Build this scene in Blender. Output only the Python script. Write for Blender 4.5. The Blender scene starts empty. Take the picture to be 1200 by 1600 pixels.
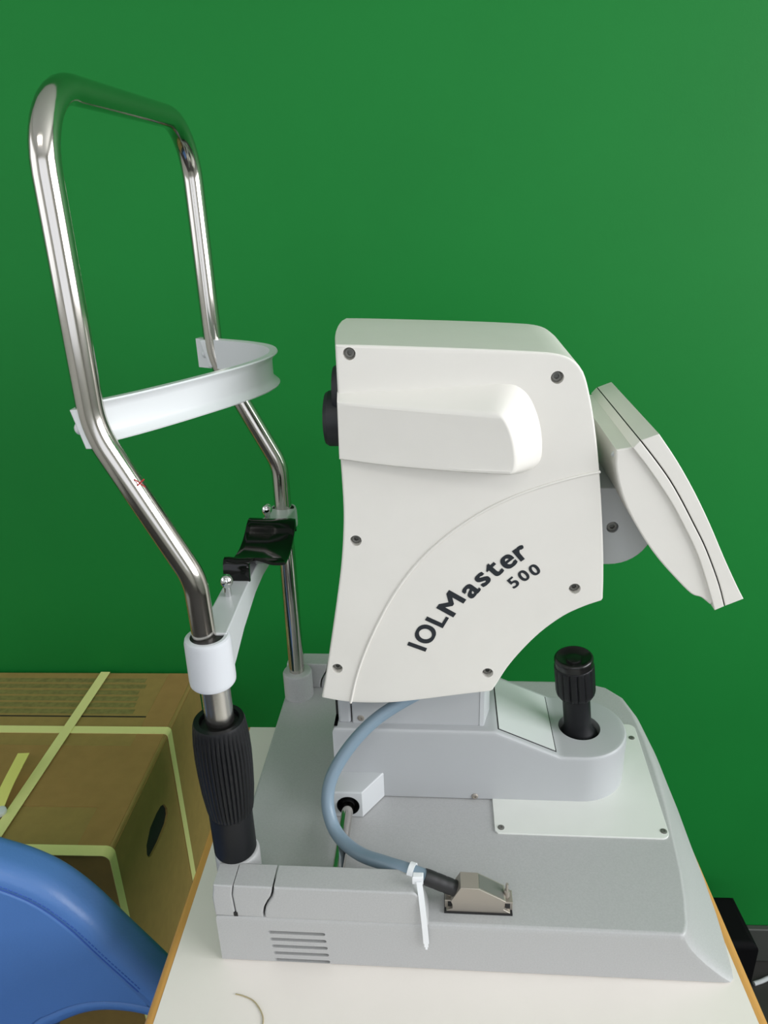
import bpy, bmesh, math, random
from mathutils import Vector, Matrix
from mathutils.geometry import tessellate_polygon
random.seed(5)
scene = bpy.context.scene
COL = scene.collection
ZO = 0.75                      # table top height; all z below are measured from the table top
PI = math.pi

# ------------------------------------------------------------------ camera model
F = 1170.0
def unit(v): return Vector(v).normalized()
_d = unit((62, -489, F)); _v = unit((87, 2800, F))
_v = (_v - _d * _d.dot(_v)).normalized()
AY, AZ = _d, -_v
AX = AY.cross(AZ)
CAMP = Vector((0, 0, 0.62))
def ray(px, py):
    q = Vector((px - 600, py - 800, F))
    return Vector((AX.dot(q), AY.dot(q), AZ.dot(q)))
TH = math.radians(-1.3); P0 = Vector((-.184, .454, 0))
RZ = Matrix.Rotation(TH, 3, 'Z'); RZI = RZ.transposed()
def W(px, py, ax, val):        # point in the room on the plane ax = val
    r = ray(px, py); i = 'xyz'.index(ax)
    return CAMP + r * ((val - CAMP[i]) / r[i])
def D(px, py, ax, val):        # the same in the instrument's own frame
    r = RZI @ ray(px, py); c = RZI @ (CAMP - P0) + P0; i = 'xyz'.index(ax)
    return c + r * ((val - c[i]) / r[i])

# ------------------------------------------------------------------ materials
def mat(name, col, rough=.5, metal=0., spec=.5, bump=None, mottle=None, coat=0., aniso=0.):
    m = bpy.data.materials.new(name); m.use_nodes = True
    nt = m.node_tree; b = nt.nodes['Principled BSDF']
    b.inputs['Base Color'].default_value = (*col, 1)
    b.inputs['Roughness'].default_value = rough
    b.inputs['Metallic'].default_value = metal
    b.inputs['Specular IOR Level'].default_value = spec
    b.inputs['Coat Weight'].default_value = coat
    if aniso: b.inputs['Anisotropic'].default_value = aniso
    tc = nt.nodes.new('ShaderNodeTexCoord')
    if bump:
        sc, st, dist = bump
        n = nt.nodes.new('ShaderNodeTexNoise'); n.inputs['Scale'].default_value = sc
        n.inputs['Detail'].default_value = 3
        nt.links.new(tc.outputs['Object'], n.inputs['Vector'])
        bp = nt.nodes.new('ShaderNodeBump'); bp.inputs['Strength'].default_value = st
        bp.inputs['Distance'].default_value = dist
        nt.links.new(n.outputs['Fac'], bp.inputs['Height'])
        nt.links.new(bp.outputs['Normal'], b.inputs['Normal'])
    if mottle:
        sc, amt = mottle
        n = nt.nodes.new('ShaderNodeTexNoise'); n.inputs['Scale'].default_value = sc
        n.inputs['Detail'].default_value = 5
        nt.links.new(tc.outputs['Object'], n.inputs['Vector'])
        r = nt.nodes.new('ShaderNodeValToRGB')
        r.color_ramp.elements[0].position = .3; r.color_ramp.elements[1].position = .7
        r.color_ramp.elements[0].color = (*[c * (1 - amt) for c in col], 1)
        r.color_ramp.elements[1].color = (*[min(1, c * (1 + amt)) for c in col], 1)
        nt.links.new(n.outputs['Fac'], r.inputs['Fac'])
        nt.links.new(r.outputs['Color'], b.inputs['Base Color'])
    return m

M = {}
M['shell'] = mat('white_shell_plastic', (.76, .74, .69), .42, bump=(900, .06, .0004), mottle=(30, .012))
M['grey'] = mat('silver_grey_plastic', (.42, .425, .425), .42, bump=(1300, .16, .0004), mottle=(700, .05))
M['grey_smooth'] = mat('grey_painted_metal', (.43, .445, .455), .38)
M['bar'] = mat('pale_grey_paint', (.52, .54, .55), .36)
M['collar'] = mat('white_collar_plastic', (.60, .62, .65), .32)
M['band'] = mat('milky_plastic', (.68, .70, .71), .30, spec=.5)
M['steel'] = mat('polished_steel', (.60, .57, .53), .13, 1.)
M['steel_dull'] = mat('brushed_steel', (.60, .58, .55), .26, 1., bump=(500, .05, .0005))
M['chrome'] = mat('chrome', (.7, .7, .7), .10, 1.)
M['black_knob'] = mat('black_matt_plastic', (.0065, .007, .0085), .45, spec=.3)
M['black_rubber'] = mat('black_rubber', (.010, .010, .011), .5)
M['black_gloss'] = mat('black_gloss_plastic', (.003, .003, .003), .10, spec=.35)
M['black_satin'] = mat('black_satin_plastic', (.006, .006, .006), .25)
M['charcoal'] = mat('charcoal_plastic', (.016, .018, .022), .5)
M['ink'] = mat('dark_printing_ink', (.012, .016, .022), .5)
M['gap'] = mat('dark_gap', (.012, .012, .012), .7)  # near-black for gaskets and joints, and for shade inside holes
M['plate'] = mat('white_enamel_plate', (.70, .72, .68), .28, mottle=(25, .02))
M['screen_panel'] = mat('pale_membrane_panel', (.60, .635, .62), .22)
M['cable'] = mat('blue_grey_cable_sheath', (.19, .265, .33), .38)
M['tie'] = mat('white_nylon', (.80, .82, .84), .35)
M['nickel'] = mat('nickel_plated_zinc', (.40, .365, .32), .42, .65, bump=(300, .08, .0005))
M['nickel_dark'] = mat('nickel_recess', (.20, .20, .185), .45, .5)
M['red'] = mat('red_marker', (.45, .03, .03), .5)
M['green'] = mat('green_wall_paint', (.005, .190, .028), .60, spec=.25, bump=(420, .10, .0006), mottle=(3.0, .05))
M['laminate'] = mat('white_laminate', (.80, .755, .70), .38, bump=(700, .05, .0004), mottle=(12, .02))
M['edge'] = mat('beech_edge_band', (.62, .32, .09), .38)
M['carton'] = mat('brown_cardboard', (.36, .245, .075), .62, mottle=(60, .06))
M['print'] = mat('faded_print', (.24, .21, .065), .65, mottle=(120, .2))
M['tape'] = mat('brown_packing_tape', (.40, .235, .085), .24, mottle=(40, .06))
M['strap'] = mat('yellow_green_strap', (.90, .88, .36), .35)
M['strap_light'] = mat('pale_yellow_strap', (.80, .78, .22), .35)
M['leather'] = mat('blue_leatherette', (.085, .205, .50), .36, bump=(420, .30, .0006), mottle=(6, .04))
M['thread'] = mat('blue_thread', (.035, .11, .42), .6)
M['floor'] = mat('dark_vinyl_floor', (.03, .028, .026), .5, mottle=(8, .1))
M['skirting'] = mat('grey_skirting', (.055, .06, .053), .5)
M['roomwall'] = mat('off_white_wall', (.60, .59, .56), .8)
M['ceiling'] = mat('white_ceiling', (.70, .70, .68), .85)
M['frame'] = mat('window_frame_white', (.75, .75, .75), .4)
M['case'] = mat('black_case_vinyl', (.003, .003, .0035), .7, spec=.1)
M['steel_leg'] = mat('grey_leg_metal', (.35, .35, .36), .4, .6)
M['hair'] = mat('brown_thread', (.40, .34, .20), .6)
g = bpy.data.materials.new('window_glass'); g.use_nodes = True
gb = g.node_tree.nodes['Principled BSDF']; gb.inputs['Transmission Weight'].default_value = 1
gb.inputs['Roughness'].default_value = .0; gb.inputs['IOR'].default_value = 1.05
M['glass'] = g

# ------------------------------------------------------------------ mesh helpers
def BM(): return bmesh.new()
def loft(bm, rings, cap0=True, cap1=True, closed=True):
    vs = [[bm.verts.new(p) for p in r] for r in rings]
    n = len(rings[0])
    for a, b in zip(vs[:-1], vs[1:]):
        for i in range(n if closed else n - 1):
            j = (i + 1) % n
            try: bm.faces.new((a[i], a[j], b[j], b[i]))
            except ValueError: pass
    def cap(ring, flip):
        if len(ring) <= 8:
            bm.faces.new(list(reversed(ring)) if flip else ring); return
        for t in tessellate_polygon([[v.co.copy() for v in ring]]):
            try: bm.faces.new([ring[i] for i in t])
            except ValueError: pass
    if cap0: cap(vs[0], True)
    if cap1: cap(vs[-1], False)
    return vs
def box(bm, x0, x1, y0, y1, z0, z1):
    loft(bm, [[(x0, y0, z0), (x1, y0, z0), (x1, y1, z0), (x0, y1, z0)],
              [(x0, y0, z1), (x1, y0, z1), (x1, y1, z1), (x0, y1, z1)]])
def area2(p): return sum(p[i][0] * p[(i + 1) % len(p)][1] - p[(i + 1) % len(p)][0] * p[i][1] for i in range(len(p)))
def ccw(p): return list(p) if area2(p) > 0 else list(reversed(p))
def inset(p, d):               # p counter-clockwise; d > 0 moves inwards
    out = []; n = len(p)
    for i in range(n):
        a = Vector(p[i - 1]); b = Vector(p[i]); c = Vector(p[(i + 1) % n])
        e1 = (b - a).normalized(); e2 = (c - b).normalized()
        n1 = Vector((-e1.y, e1.x)); n2 = Vector((-e2.y, e2.x))
        m = (n1 + n2); m = m / max(.35, m.length_squared) * 2 if m.length > 1e-6 else n1
        out.append(tuple(b + m * d))
    return out
def emb(axis, u, v, w):
    return {'y': (u, w, v), 'z': (u, v, w), 'x': (w, u, v)}[axis]
def prism(bm, pts, axis, w0, w1, r0=0., r1=0., k=4):
    """outline pts (xz for axis y, xy for z, yz for x) swept from w0 to w1 with rounded rims r0, r1"""
    p = ccw([tuple(q) for q in pts]); rings = []
    s = 1 if w1 > w0 else -1
    def seq(r, start):
        return [(r * (1 - math.sin(a)), r * (1 - math.cos(a))) for a in [PI / 2 * i / k for i in range(k + 1)]]
    if r0 > 0:
        for ins, dw in seq(r0, 0): rings.append([emb(axis, *q, w0 + s * dw) for q in inset(p, ins)])
    else: rings.append([emb(axis, *q, w0) for q in p])
    if r1 > 0:
        for ins, dw in reversed(seq(r1, 0)): rings.append([emb(axis, *q, w1 - s * dw) for q in inset(p, ins)])
    else: rings.append([emb(axis, *q, w1) for q in p])
    loft(bm, rings)
def catmull(pts, n=8):
    P = [Vector(p) for p in pts]; out = []
    for i in range(len(P) - 1):
        a = P[i - 1] if i else P[0] * 2 - P[1]; b = P[i]; c = P[i + 1]
        d = P[i + 2] if i + 2 < len(P) else P[-1] * 2 - P[-2]
        for k in range(n):
            t = k / n
            out.append(.5 * (2 * b + (c - a) * t + (2 * a - 5 * b + 4 * c - d) * t * t + (3 * b - a - 3 * c + d) * t ** 3))
    out.append(P[-1]); return out
def fillet(pts, rad, n=8):
    P = [Vector(p) for p in pts]; out = [P[0]]
    for i in range(1, len(P) - 1):
        r = rad[i - 1] if isinstance(rad, (list, tuple)) else rad
        a = (P[i - 1] - P[i]).normalized(); b = (P[i + 1] - P[i]).normalized()
        ang = a.angle(b); t = r / math.tan(ang / 2)
        c = P[i] + (a + b).normalized() * (r / math.sin(ang / 2))
        s = P[i] + a * t - c; e = P[i] + b * t - c
        tot = s.angle(e); ax = s.cross(e).normalized()
        for k in range(n + 1): out.append(c + Matrix.Rotation(tot * k / n, 3, ax) @ s)
    out.append(P[-1]); return out
def frames(path, up=None):
    P = [Vector(p) for p in path]; fr = []
    T = [(P[min(i + 1, len(P) - 1)] - P[max(i - 1, 0)]).normalized() for i in range(len(P))]
    n = Vector(up) if up else (Vector((0, 0, 1)) if abs(T[0].z) < .9 else Vector((1, 0, 0)))
    for p, t in zip(P, T):
        n = (n - t * n.dot(t)).normalized(); fr.append((p, t, n, t.cross(n)))
    return fr
def tube(bm, path, r, seg=20, cap=True, up=None, sq=1.):
    fr = frames(path, up); rings = []
    for i, (p, t, n, b) in enumerate(fr):
        rr = r[i] if isinstance(r, (list, tuple)) else r
        rings.append([p + (n * math.cos(2 * PI * k / seg) * rr + b * math.sin(2 * PI * k / seg) * rr * sq) for k in range(seg)])
    loft(bm, rings, cap, cap)
def strip(bm, path, w, th, up):
    """flat strap: th along the frame normal (starting at up), w across"""
    rings = []
    for p, t, n, b in frames(path, up):
        rings.append([p + n * th / 2 + b * w / 2, p + n * th / 2 - b * w / 2, p - n * th / 2 - b * w / 2, p - n * th / 2 + b * w / 2])
    loft(bm, rings)
def lathe(bm, prof, base=(0, 0, 0), axis=(0, 0, 1), seg=40, mod=None, cap=True):
    ax = Vector(axis).normalized(); q = Vector((0, 0, 1)).rotation_difference(ax).to_matrix()
    base = Vector(base); rings = []
    for i, (r, h) in enumerate(prof):
        ring = []
        for k in range(seg):
            a = 2 * PI * k / seg; rr = r * (mod(i, k) if mod else 1)
            ring.append(base + q @ Vector((rr * math.cos(a), rr * math.sin(a), h)))
        rings.append(ring)
    loft(bm, rings, cap, cap)
def finish(ob, bevel=0., ang=32, seg=3):
    me = ob.data
    for p in me.polygons: p.use_smooth = True
    me.set_sharp_from_angle(angle=math.radians(ang))
    if bevel:
        b = ob.modifiers.new('bevel', 'BEVEL'); b.width = bevel; b.segments = seg
        b.limit_method = 'ANGLE'; b.angle_limit = math.radians(ang); b.harden_normals = True
        b.use_clamp_overlap = True
    else:
        wn = ob.modifiers.new('weighted_normal', 'WEIGHTED_NORMAL'); wn.keep_sharp = True; wn.weight = 80
def boolean(ob, cut_bm, op='DIFFERENCE'):
    me = bpy.data.meshes.new('cut'); bmesh.ops.recalc_face_normals(cut_bm, faces=cut_bm.faces); cut_bm.to_mesh(me)
    c = bpy.data.objects.new('cut', me); COL.objects.link(c)
    c.matrix_world = Matrix.Identity(4)
    md = ob.modifiers.new('bool', 'BOOLEAN'); md.operation = op; md.object = c; md.solver = 'EXACT'
    bpy.context.view_layer.update(); dg = bpy.context.evaluated_depsgraph_get()
    new = bpy.data.meshes.new_from_object(ob.evaluated_get(dg))
    ob.modifiers.remove(md); old = ob.data; ob.data = new; new.name = old.name
    bpy.data.objects.remove(c); bpy.data.meshes.remove(me)
ORI = {}                       # frame point that each thing's Empty stands on
def thing(name, label, cat, base, rz=0., group=None, kind=None):
    o = bpy.data.objects.new(name, None); COL.objects.link(o)
    o.empty_display_size = .05
    o.location = Vector(base) + Vector((0, 0, ZO)); o.rotation_euler = (0, 0, rz)
    o['label'] = label; o['category'] = cat
    if group: o['group'] = group
    ORI[o.name] = Vector(base); return o
def part(name, bm, m, parent, bevel=0., ang=32, cuts=None, seg=3, label=None, op='DIFFERENCE'):
    """mesh given in frame coordinates; stored relative to its thing's base"""
    top = parent
    while top.parent: top = top.parent
    bmesh.ops.remove_doubles(bm, verts=bm.verts, dist=1e-6)
    bmesh.ops.recalc_face_normals(bm, faces=bm.faces)
    me = bpy.data.meshes.new(name); bm.to_mesh(me); bm.free()
    ob = bpy.data.objects.new(name, me); COL.objects.link(ob)
    me.materials.append(m)
    for c in (cuts or []): boolean(ob, c, op)
    if not ob.data.materials: ob.data.materials.append(m)
    ob.data.transform(Matrix.Translation(-ORI[top.name]))
    finish(ob, bevel, ang, seg)
    ob.parent = parent
    if label: ob['label'] = label
    return ob
def solo(name, bm, m, label=None, cat=None, kind=None, bevel=0., group=None, ang=32):
    bmesh.ops.recalc_face_normals(bm, faces=bm.faces)
    c = sum((v.co for v in bm.verts), Vector()) / len(bm.verts); c.z = min(v.co.z for v in bm.verts)
    bmesh.ops.translate(bm, vec=-c, verts=bm.verts)
    me = bpy.data.meshes.new(name); bm.to_mesh(me); bm.free(); me.materials.append(m)
    ob = bpy.data.objects.new(name, me); COL.objects.link(ob); ob.location = c + Vector((0, 0, ZO))
    finish(ob, bevel, ang)
    if kind: ob['kind'] = kind
    if label: ob['label'] = label
    if cat: ob['category'] = cat
    if group: ob['group'] = group
    return ob
def xz(p): return (p.x, p.z)
def cyl(bm, c, axis, r, h, seg=24): lathe(bm, [(r, 0), (r, h)], c, axis, seg)

# ================================================================== THE ROOM
WALLY = 1.04; FZ = -.75; CZ = 1.95
RX0, RX1, RY0 = -2.0, 2.3, -2.6
b = BM(); box(b, RX0 - .1, RX1 + .1, RY0 - .1, WALLY + .1, FZ - .1, FZ); solo('floor', b, M['floor'], kind='structure')
b = BM(); box(b, RX0 - .1, RX1 + .1, RY0 - .1, WALLY + .1, CZ, CZ + .1); solo('ceiling', b, M['ceiling'], kind='structure')
b = BM(); box(b, RX0 - .1, RX1 + .1, WALLY, WALLY + .1, FZ, CZ); solo('wall_back', b, M['green'], kind='structure')
def wall_with_hole(name, along, pos, th, a0, a1, h0, h1, w0, w1):
    b = BM()
    def bx(p, q, u, v):
        if along == 'x': box(b, p, q, min(pos, pos + th), max(pos, pos + th), u, v)
        else: box(b, min(pos, pos + th), max(pos, pos + th), p, q, u, v)
    bx(a0, h0, FZ, CZ); bx(h1, a1, FZ, CZ); bx(h0, h1, FZ, w0); bx(h0, h1, w1, CZ)
    return solo(name, b, M['roomwall'], kind='structure')
def window(name, along, pos, h0, h1, w0, w1):
    b = BM(); t = .05
    def bx(p, q, u, v, d=.03):
        if along == 'x': box(b, p, q, pos - d, pos + d, u, v)
        else: box(b, pos - d, pos + d, p, q, u, v)
    bx(h0, h0 + t, w0, w1); bx(h1 - t, h1, w0, w1); bx(h0 + t, h1 - t, w0, w0 + t); bx(h0 + t, h1 - t, w1 - t, w1)
    m = (h0 + h1) / 2; bx(m - .03, m + .03, w0 + t, w1 - t, .028)
    solo(name, b, M['frame'], kind='structure')
RW = (-1.7, .65, .30, 1.60)      # right-hand window: y0 y1 z0 z1
BW = (-1.7, 1.5, .0, 1.75)       # window behind the photographer: x0 x1 z0 z1
wall_with_hole('wall_right', 'y', RX1, .1, RY0, WALLY, *RW)
LW = (-1.4, .55, .35, 1.6)     # unseen left window, added to brighten the box and chair side
wall_with_hole('wall_left', 'y', RX0, -.1, RY0, WALLY, *LW)
window('added_window_left', 'y', RX0 - .05, *LW)
wall_with_hole('wall_front', 'x', RY0, -.1, RX0, RX1, *BW)
window('window_1', 'y', RX1 + .05, *RW)
window('window_2', 'x', RY0 - .05, *BW)
b = BM(); box(b, RX0, RX1, WALLY - .012, WALLY, FZ, FZ + .085); solo('baseboard_back', b, M['skirting'], kind='structure', bevel=.003)

b = BM(); prism(b, [(-.92, -1.42), (.32, -1.42), (.32, -.78), (-.92, -.78)], 'z', CZ - .06, CZ, .01, 0)
solo('ceiling_fill_panel', b, M['frame'], 'flat white panel added out of view above and behind the viewer for fill light', 'fill light panel')  # unseen panel, added only to carry the overhead fill light
# ================================================================== THE TABLE
tab = thing('instrument_table', 'white laminate table with a beech edge, carrying the grey and white instrument', 'table', (.017, .45, -.75))
TX0, TX1, TY0, TY1 = -.2365, .2745, .12, .776
TXB = .2680            # back right corner
b = BM(); prism(b, [(TX0 + .009, TY0 + .009), (TX1 - .006, TY0 + .009), (TXB - .009, TY1 - .004), (TX0 + .009, TY1 - .004)], 'z', -.028, 0); part('tabletop', b, M['laminate'], tab, label='white laminate top')
b = BM()
prism(b, [(TX0, TY0), (TX1 + .003, TY0), (TXB, TY1), (TX0, TY1)], 'z', -.029, -.0003, .004, .006)
c = BM(); prism(c, [(TX0 + .0088, TY0 + .0088), (TX1 - .0058, TY0 + .0088), (TXB - .0088, TY1 - .0038), (TX0 + .0088, TY1 - .0038)], 'z', -.1, .1)
part('edge_band', b, M['edge'], tab, cuts=[c], label='beech coloured edge band')
b = BM(); prism(b, [(-.03, .40), (.07, .40), (.07, .50), (-.03, .50)], 'z', -.70, -.029, .004, .004); part('column', b, M['steel_leg'], tab)
for xx in (-.15, .19):
    b = BM(); prism(b, [(xx - .03, .16), (xx + .03, .16), (xx + .03, .74), (xx - .03, .74)], 'z', -.75, -.71, .004, .008); part('foot', b, M['steel_leg'], tab)
b = BM(); box(b, -.15, .19, .42, .48, -.745, -.70); part('crossbar', b, M['steel_leg'], tab)
hp = catmull([W(*q, 'z', .0006) for q in ((368, 1553), (380, 1556), (395, 1563), (405, 1575), (411, 1590), (410, 1606))], 6)
b = BM(); tube(b, hp, .00055, 8); solo('thread_strand', b, M['hair'], 'thin curled brown thread lying on the white table near its front', 'thread')

# ================================================================== THE INSTRUMENT
ins = thing('optical_biometer', 'grey and white eye-measuring instrument with a steel headrest, standing on the table', 'medical instrument', P0, TH)
DZ = .055                      # deck height
YN, YF = .454, .806
# ---- base: bottom and top outlines matched point by point
def base_ring(s, z, ins_=0.):
    """s 0 at the foot .. 1 at the deck edge"""
    pts = []
    for i in range(9): x = -.184 + (.205 + .184) * i / 8; pts.append((x, YN))
    top = [(.2095, .4545), (.2125, .458), (.216, .466), (.2215, .49), (.2265, .52), (.2305, .56), (.2345, .60), (.237, .65), (.2375, .70), (.2345, .745), (.2275, .775), (.212, .795), (.19, .804)]
    bot = [(.2555, .4545), (.2590, .458), (.2605, .466), (.2630, .49), (.2650, .52), (.2660, .56), (.2655, .60), (.266, .65), (.265, .70), (.261, .745), (.252, .777), (.229, .800), (.19, .806)]
    k = (1 - s) ** 1.5
    for t, q in zip(top, bot):
        kk = (1 - s) ** (1.5 - .75 * min(1, max(0, (t[1] - .53) / .13)))
        pts.append((t[0] + (q[0] - t[0]) * kk, t[1] + (q[1] - t[1]) * kk))
    for i in range(7): pts.append((.16 - (.16 + .184) * i / 6, YF))
    pts[0:9] = [(x + (k * .046 if i == 8 else k * .046 * i / 8), y) for i, (x, y) in enumerate(pts[0:9])]
    if ins_: pts = inset(pts, ins_)
    return [(x, y, z) for x, y in pts]
b = BM()
loft(b, [base_ring(0, .0, .0015), base_ring(.02, .0015)] + [base_ring(t, t * DZ) for t in (.12, .25, .4, .55, .7, .82, .9)] +
     [base_ring(.965, DZ - .0018, .0003), base_ring(1, DZ - .0005, .0014), base_ring(1, DZ, .0032)])
cuts = []
for i in range(5):
    z = .0375 - i * .0085; x0, x1 = -.1395 + .0008 * i, -.0895 + .0006 * i; r = .0018
    pts = [(x1 - r + r * math.cos(a), z + r * math.sin(a)) for a in [-PI / 2 + PI * k / 6 for k in range(7)]] + \
          [(x0 + r + r * math.cos(a), z + r * math.sin(a)) for a in [PI / 2 + PI * k / 6 for k in range(7)]]
    c = BM(); prism(c, pts, 'y', YN - .01, YN + .005); cuts.append(c)
base = part('base', b, M['grey'], ins, cuts=cuts, ang=40)
for i in range(5):
    z = .0375 - i * .0085; b = BM(); box(b, -.138 + .0008 * i, -.091 + .0006 * i, YN + .0043, YN + .0049, z - .0015, z + .0015)
    part('vent_slot', b, M['gap'], base)
# ---- front beam (near side) and its socket cover
def arcpts(cx, cz, r, a0, a1, n=6): return [(cx + r * math.cos(a0 + (a1 - a0) * i / n), cz + r * math.sin(a0 + (a1 - a0) * i / n)) for i in range(n + 1)]
BT = .0905
beam_out = [(-.1405, DZ - .001)] + [(-.1405, .060), (-.139, .067), (-.1355, .074), (-.1325, .079), (-.131, .084), (-.1300, BT)] + [(-.016, BT), (-.012, BT - .0006), (-.0088, BT - .003), (-.0068, BT - .008), (-.0052, .078), (-.0035, .068), (-.0015, .060), (-.0005, DZ - .001)]
for yy0, yy1, nm in ((YN, .4785, 'front_beam'), (.7815, YF, 'rear_beam')):
    b = BM(); prism(b, beam_out, 'y', yy0, yy1, .0018, .0018)
    bo = part(nm, b, M['grey'], ins, ang=28)
    if nm == 'rear_beam': continue
sock_l = [(-.184, DZ), (-.1845, .075), (-.182, BT), (-.1652, BT), (-.1672, .080), (-.1662, DZ)]
sock_r = [(-.1655, DZ), (-.1666, .080), (-.1646, BT), (-.1315, BT), (-.1325, .0845), (-.134, .0795), (-.137, .0745), (-.1405, .067), (-.142, .060), (-.142, DZ)]
def socket_cover(y0, y1, cy, nm):
    br_, bx_ = (.0198, -.1715) if nm == 'socket_cover' else (.0178, -.1665)
    b = BM(); prism(b, sock_r, 'y', y0, y1, .0016, .0016)
    s = part(nm, b, M['grey'], ins, ang=28)
    b = BM(); prism(b, sock_l, 'y', y0, y1, .0016, .0016); part('cover_half', b, M['grey'], s, ang=28)
    b = BM(); lathe(b, [(br_, DZ), (br_, BT - .003), (br_ - .001, BT - .0008), (br_ - .003, BT + .0002)], (bx_, cy, 0), (0, 0, 1), 40); part('socket_boss', b, M['grey'], s)
    if nm == 'socket_cover':
        b = BM(); box(b, -.1675, -.1640, y0 - .0003, y0 + .004, .0555, .060); part('notch', b, M['gap'], s)
    return s
TNX, TNY, TFY = -.171, .494, .768
socket_cover(YN, .4785, TNY, 'socket_cover')
socket_cover(.7815, YF, TFY, 'rear_socket_cover')
# ---- headrest
hr_path = fillet([(-.1665, TNY, .0), (-.1755, TNY, .361), (-.2325, TNY, .478), (-.2322, TNY, .6925),
                  (-.2262, TFY, .6925), (-.2245, TFY, .475), (-.1665, TFY, .357), (-.1670, TFY, .0)], [.055, .075, .052, .052, .07, .055], 10)
hr_path[0] = Vector((-.1688, TNY, .09)); hr_path[-1] = Vector((-.1670, TFY, .088))
b = BM(); tube(b, hr_path, .0094, 32, up=(1, 0, 0)); tubeo = part('headrest_tube', b, M['steel'], ins, ang=60)
b = BM(); lathe(b, [(.0116, .225), (.0116, .268)], (TNX, TNY, 0), seg=32); part('inner_tube', b, M['steel_dull'], ins)
b = BM()
pm = D(218.5, 755, 'y', TNY - .0062)
for s in (1, -1):
    dv = Vector((.0035, 0, .0030 * s)); tube(b, [pm - dv, pm, pm + dv], .0005, 6)
part('red_mark', b, M['red'], tubeo)
# knob
b = BM(); KX, KY = -.1715, .494
seg = 38 * 4
prof = [(.0175, .134), (.0193, .137), (.0203, .142), (.0222, .160), (.0232, .180), (.0236, .197), (.0233, .210), (.0226, .220), (.0216, .2285), (.0205, .2315)]
def rib(i, k): return 1 - (.05 if k % 4 == 0 else 0) * (1 if 0 < i < 8 else 0)
lathe(b, prof, (KX - .0005, KY, 0), (0, 0, 1), seg, rib)
c = BM(); cyl(c, (KX, KY, .226), (0, 0, 1), .0165, .03, 40)
kn = part('height_knob', b, M['black_knob'], ins, ang=50, cuts=[c])
b = BM(); lathe(b, [(.0172, .2262), (.0160, .2270), (.0118, .2270)], (KX, KY, 0)); part('knob_ring', b, M['black_rubber'], kn)
b = BM(); lathe(b, [(.0178, .0905), (.0186, .0925), (.0186, .134), (.0175, .1365)], (KX - .0012, KY, 0), seg=48); part('sleeve', b, M['black_knob'], kn)
# forehead band
bp = catmull([(-.2300, .499), (-.220, .513), (-.2065, .534), (-.186, .569), (-.160, .618), (-.1475, .655), (-.1465, .686), (-.158, .715), (-.183, .738), (-.215, .757), (-.243, .772)], 8)
sec = [(-.0012, -.0148), (.0058, -.0152), (.0064, -.0140), (.0044, -.0122), (.0018, -.0100), (.0008, -.007), (.0006, 0), (.0008, .007), (.0018, .0100), (.0044, .0122), (.0064, .0140), (.0058, .0152), (-.0012, .0148)]
rings = []
for i, p in enumerate(bp):
    t = (bp[min(i + 1, len(bp) - 1)] - bp[max(i - 1, 0)]).normalized(); n = Vector((t.y, -t.x))
    zc = .4830 - .004 * i / len(bp)
    rings.append([(p.x + n.x * u, p.y + n.y * u, zc + v) for u, v in sec])
b = BM(); loft(b, rings); fb = part('forehead_band', b, M['band'], ins, ang=40)
for ty, q, xo in ((TNY, .4800, 0.), (TFY, .4800, .0075)):
    b = BM(); prism(b, [(-.2440 + xo, q + .0135), (-.2345 + xo, q + .0145), (-.2290 + xo, q - .0145), (-.2375 + xo, q - .0145)], 'y', ty - .0075, ty + .0085, .0015, .0015)
    lathe(b, [(.0042, -.003), (.0042, .0022), (.003, .0034)], (-.2412 + xo, ty - .001, q - .001), (-1, 0, -.25), 16)
    part('clip', b, M['band'], fb)
# chin rest bar with collars
def sweepbar(bm, rows):
    loft(bm, [[(x0, y, zt), (x1, y, zt), (x1, y, zb), (x0, y, zb)] for y, x0, x1, zt, zb in rows])
b = BM()
sweepbar(b, [(.496, -.180, -.1570, .312, .272), (.515, -.180, -.1575, .312, .2755), (.55, -.1805, -.1590, .312, .2830), (.60, -.1810, -.1600, .312, .2905),
             (.631, -.1810, -.1600, .312, .2920), (.665, -.181, -.1590, .312, .2905), (.712, -.1805, -.1560, .311, .287), (.745, -.180, -.1530, .309, .285), (.766, -.180, -.1525, .306, .284)])
cr = part('chin_rest_bar', b, M['bar'], ins, bevel=.0012)
for ty, zt, xc, k in ((TNY, .311, TNX - .001, 1.), (TFY, .306, -.1665, .82)):
    hh = .043 if ty < .6 else .022
    b = BM(); lathe(b, [(.0172 * k, zt - hh), (.0182 * k, zt - hh + .0015), (.0185 * k, zt - hh + .005), (.0182 * k, zt - .004), (.0174 * k, zt - .001), (.0160 * k if ty < .6 else .014, zt), (.0134 if ty < .6 else .0122, zt), (.0134 if ty < .6 else .0122, zt - .003)], (xc, ty, 0), seg=48)
    part('collar', b, M['collar'] if ty < .6 else M['bar'], cr)
    b = BM(); lathe(b, [(.0122 if ty > .6 else .0134, zt - .002), (.0122 if ty > .6 else .0134, zt - .0010), (.0098, zt - .0010)], (xc, ty, 0), seg=40); part('bushing', b, M['black_rubber'], cr)
for py in (.556, .714):
    b = BM(); lathe(b, [(.0030, .311), (.0030, .3205), (.0040, .3215), (.0054, .3245), (.0056, .327), (.0048, .3298), (.0030, .3316), (.001, .3322)], (-.1715, py, 0), seg=24)
    part('pin', b, M['chrome'], cr, ang=45)
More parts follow.
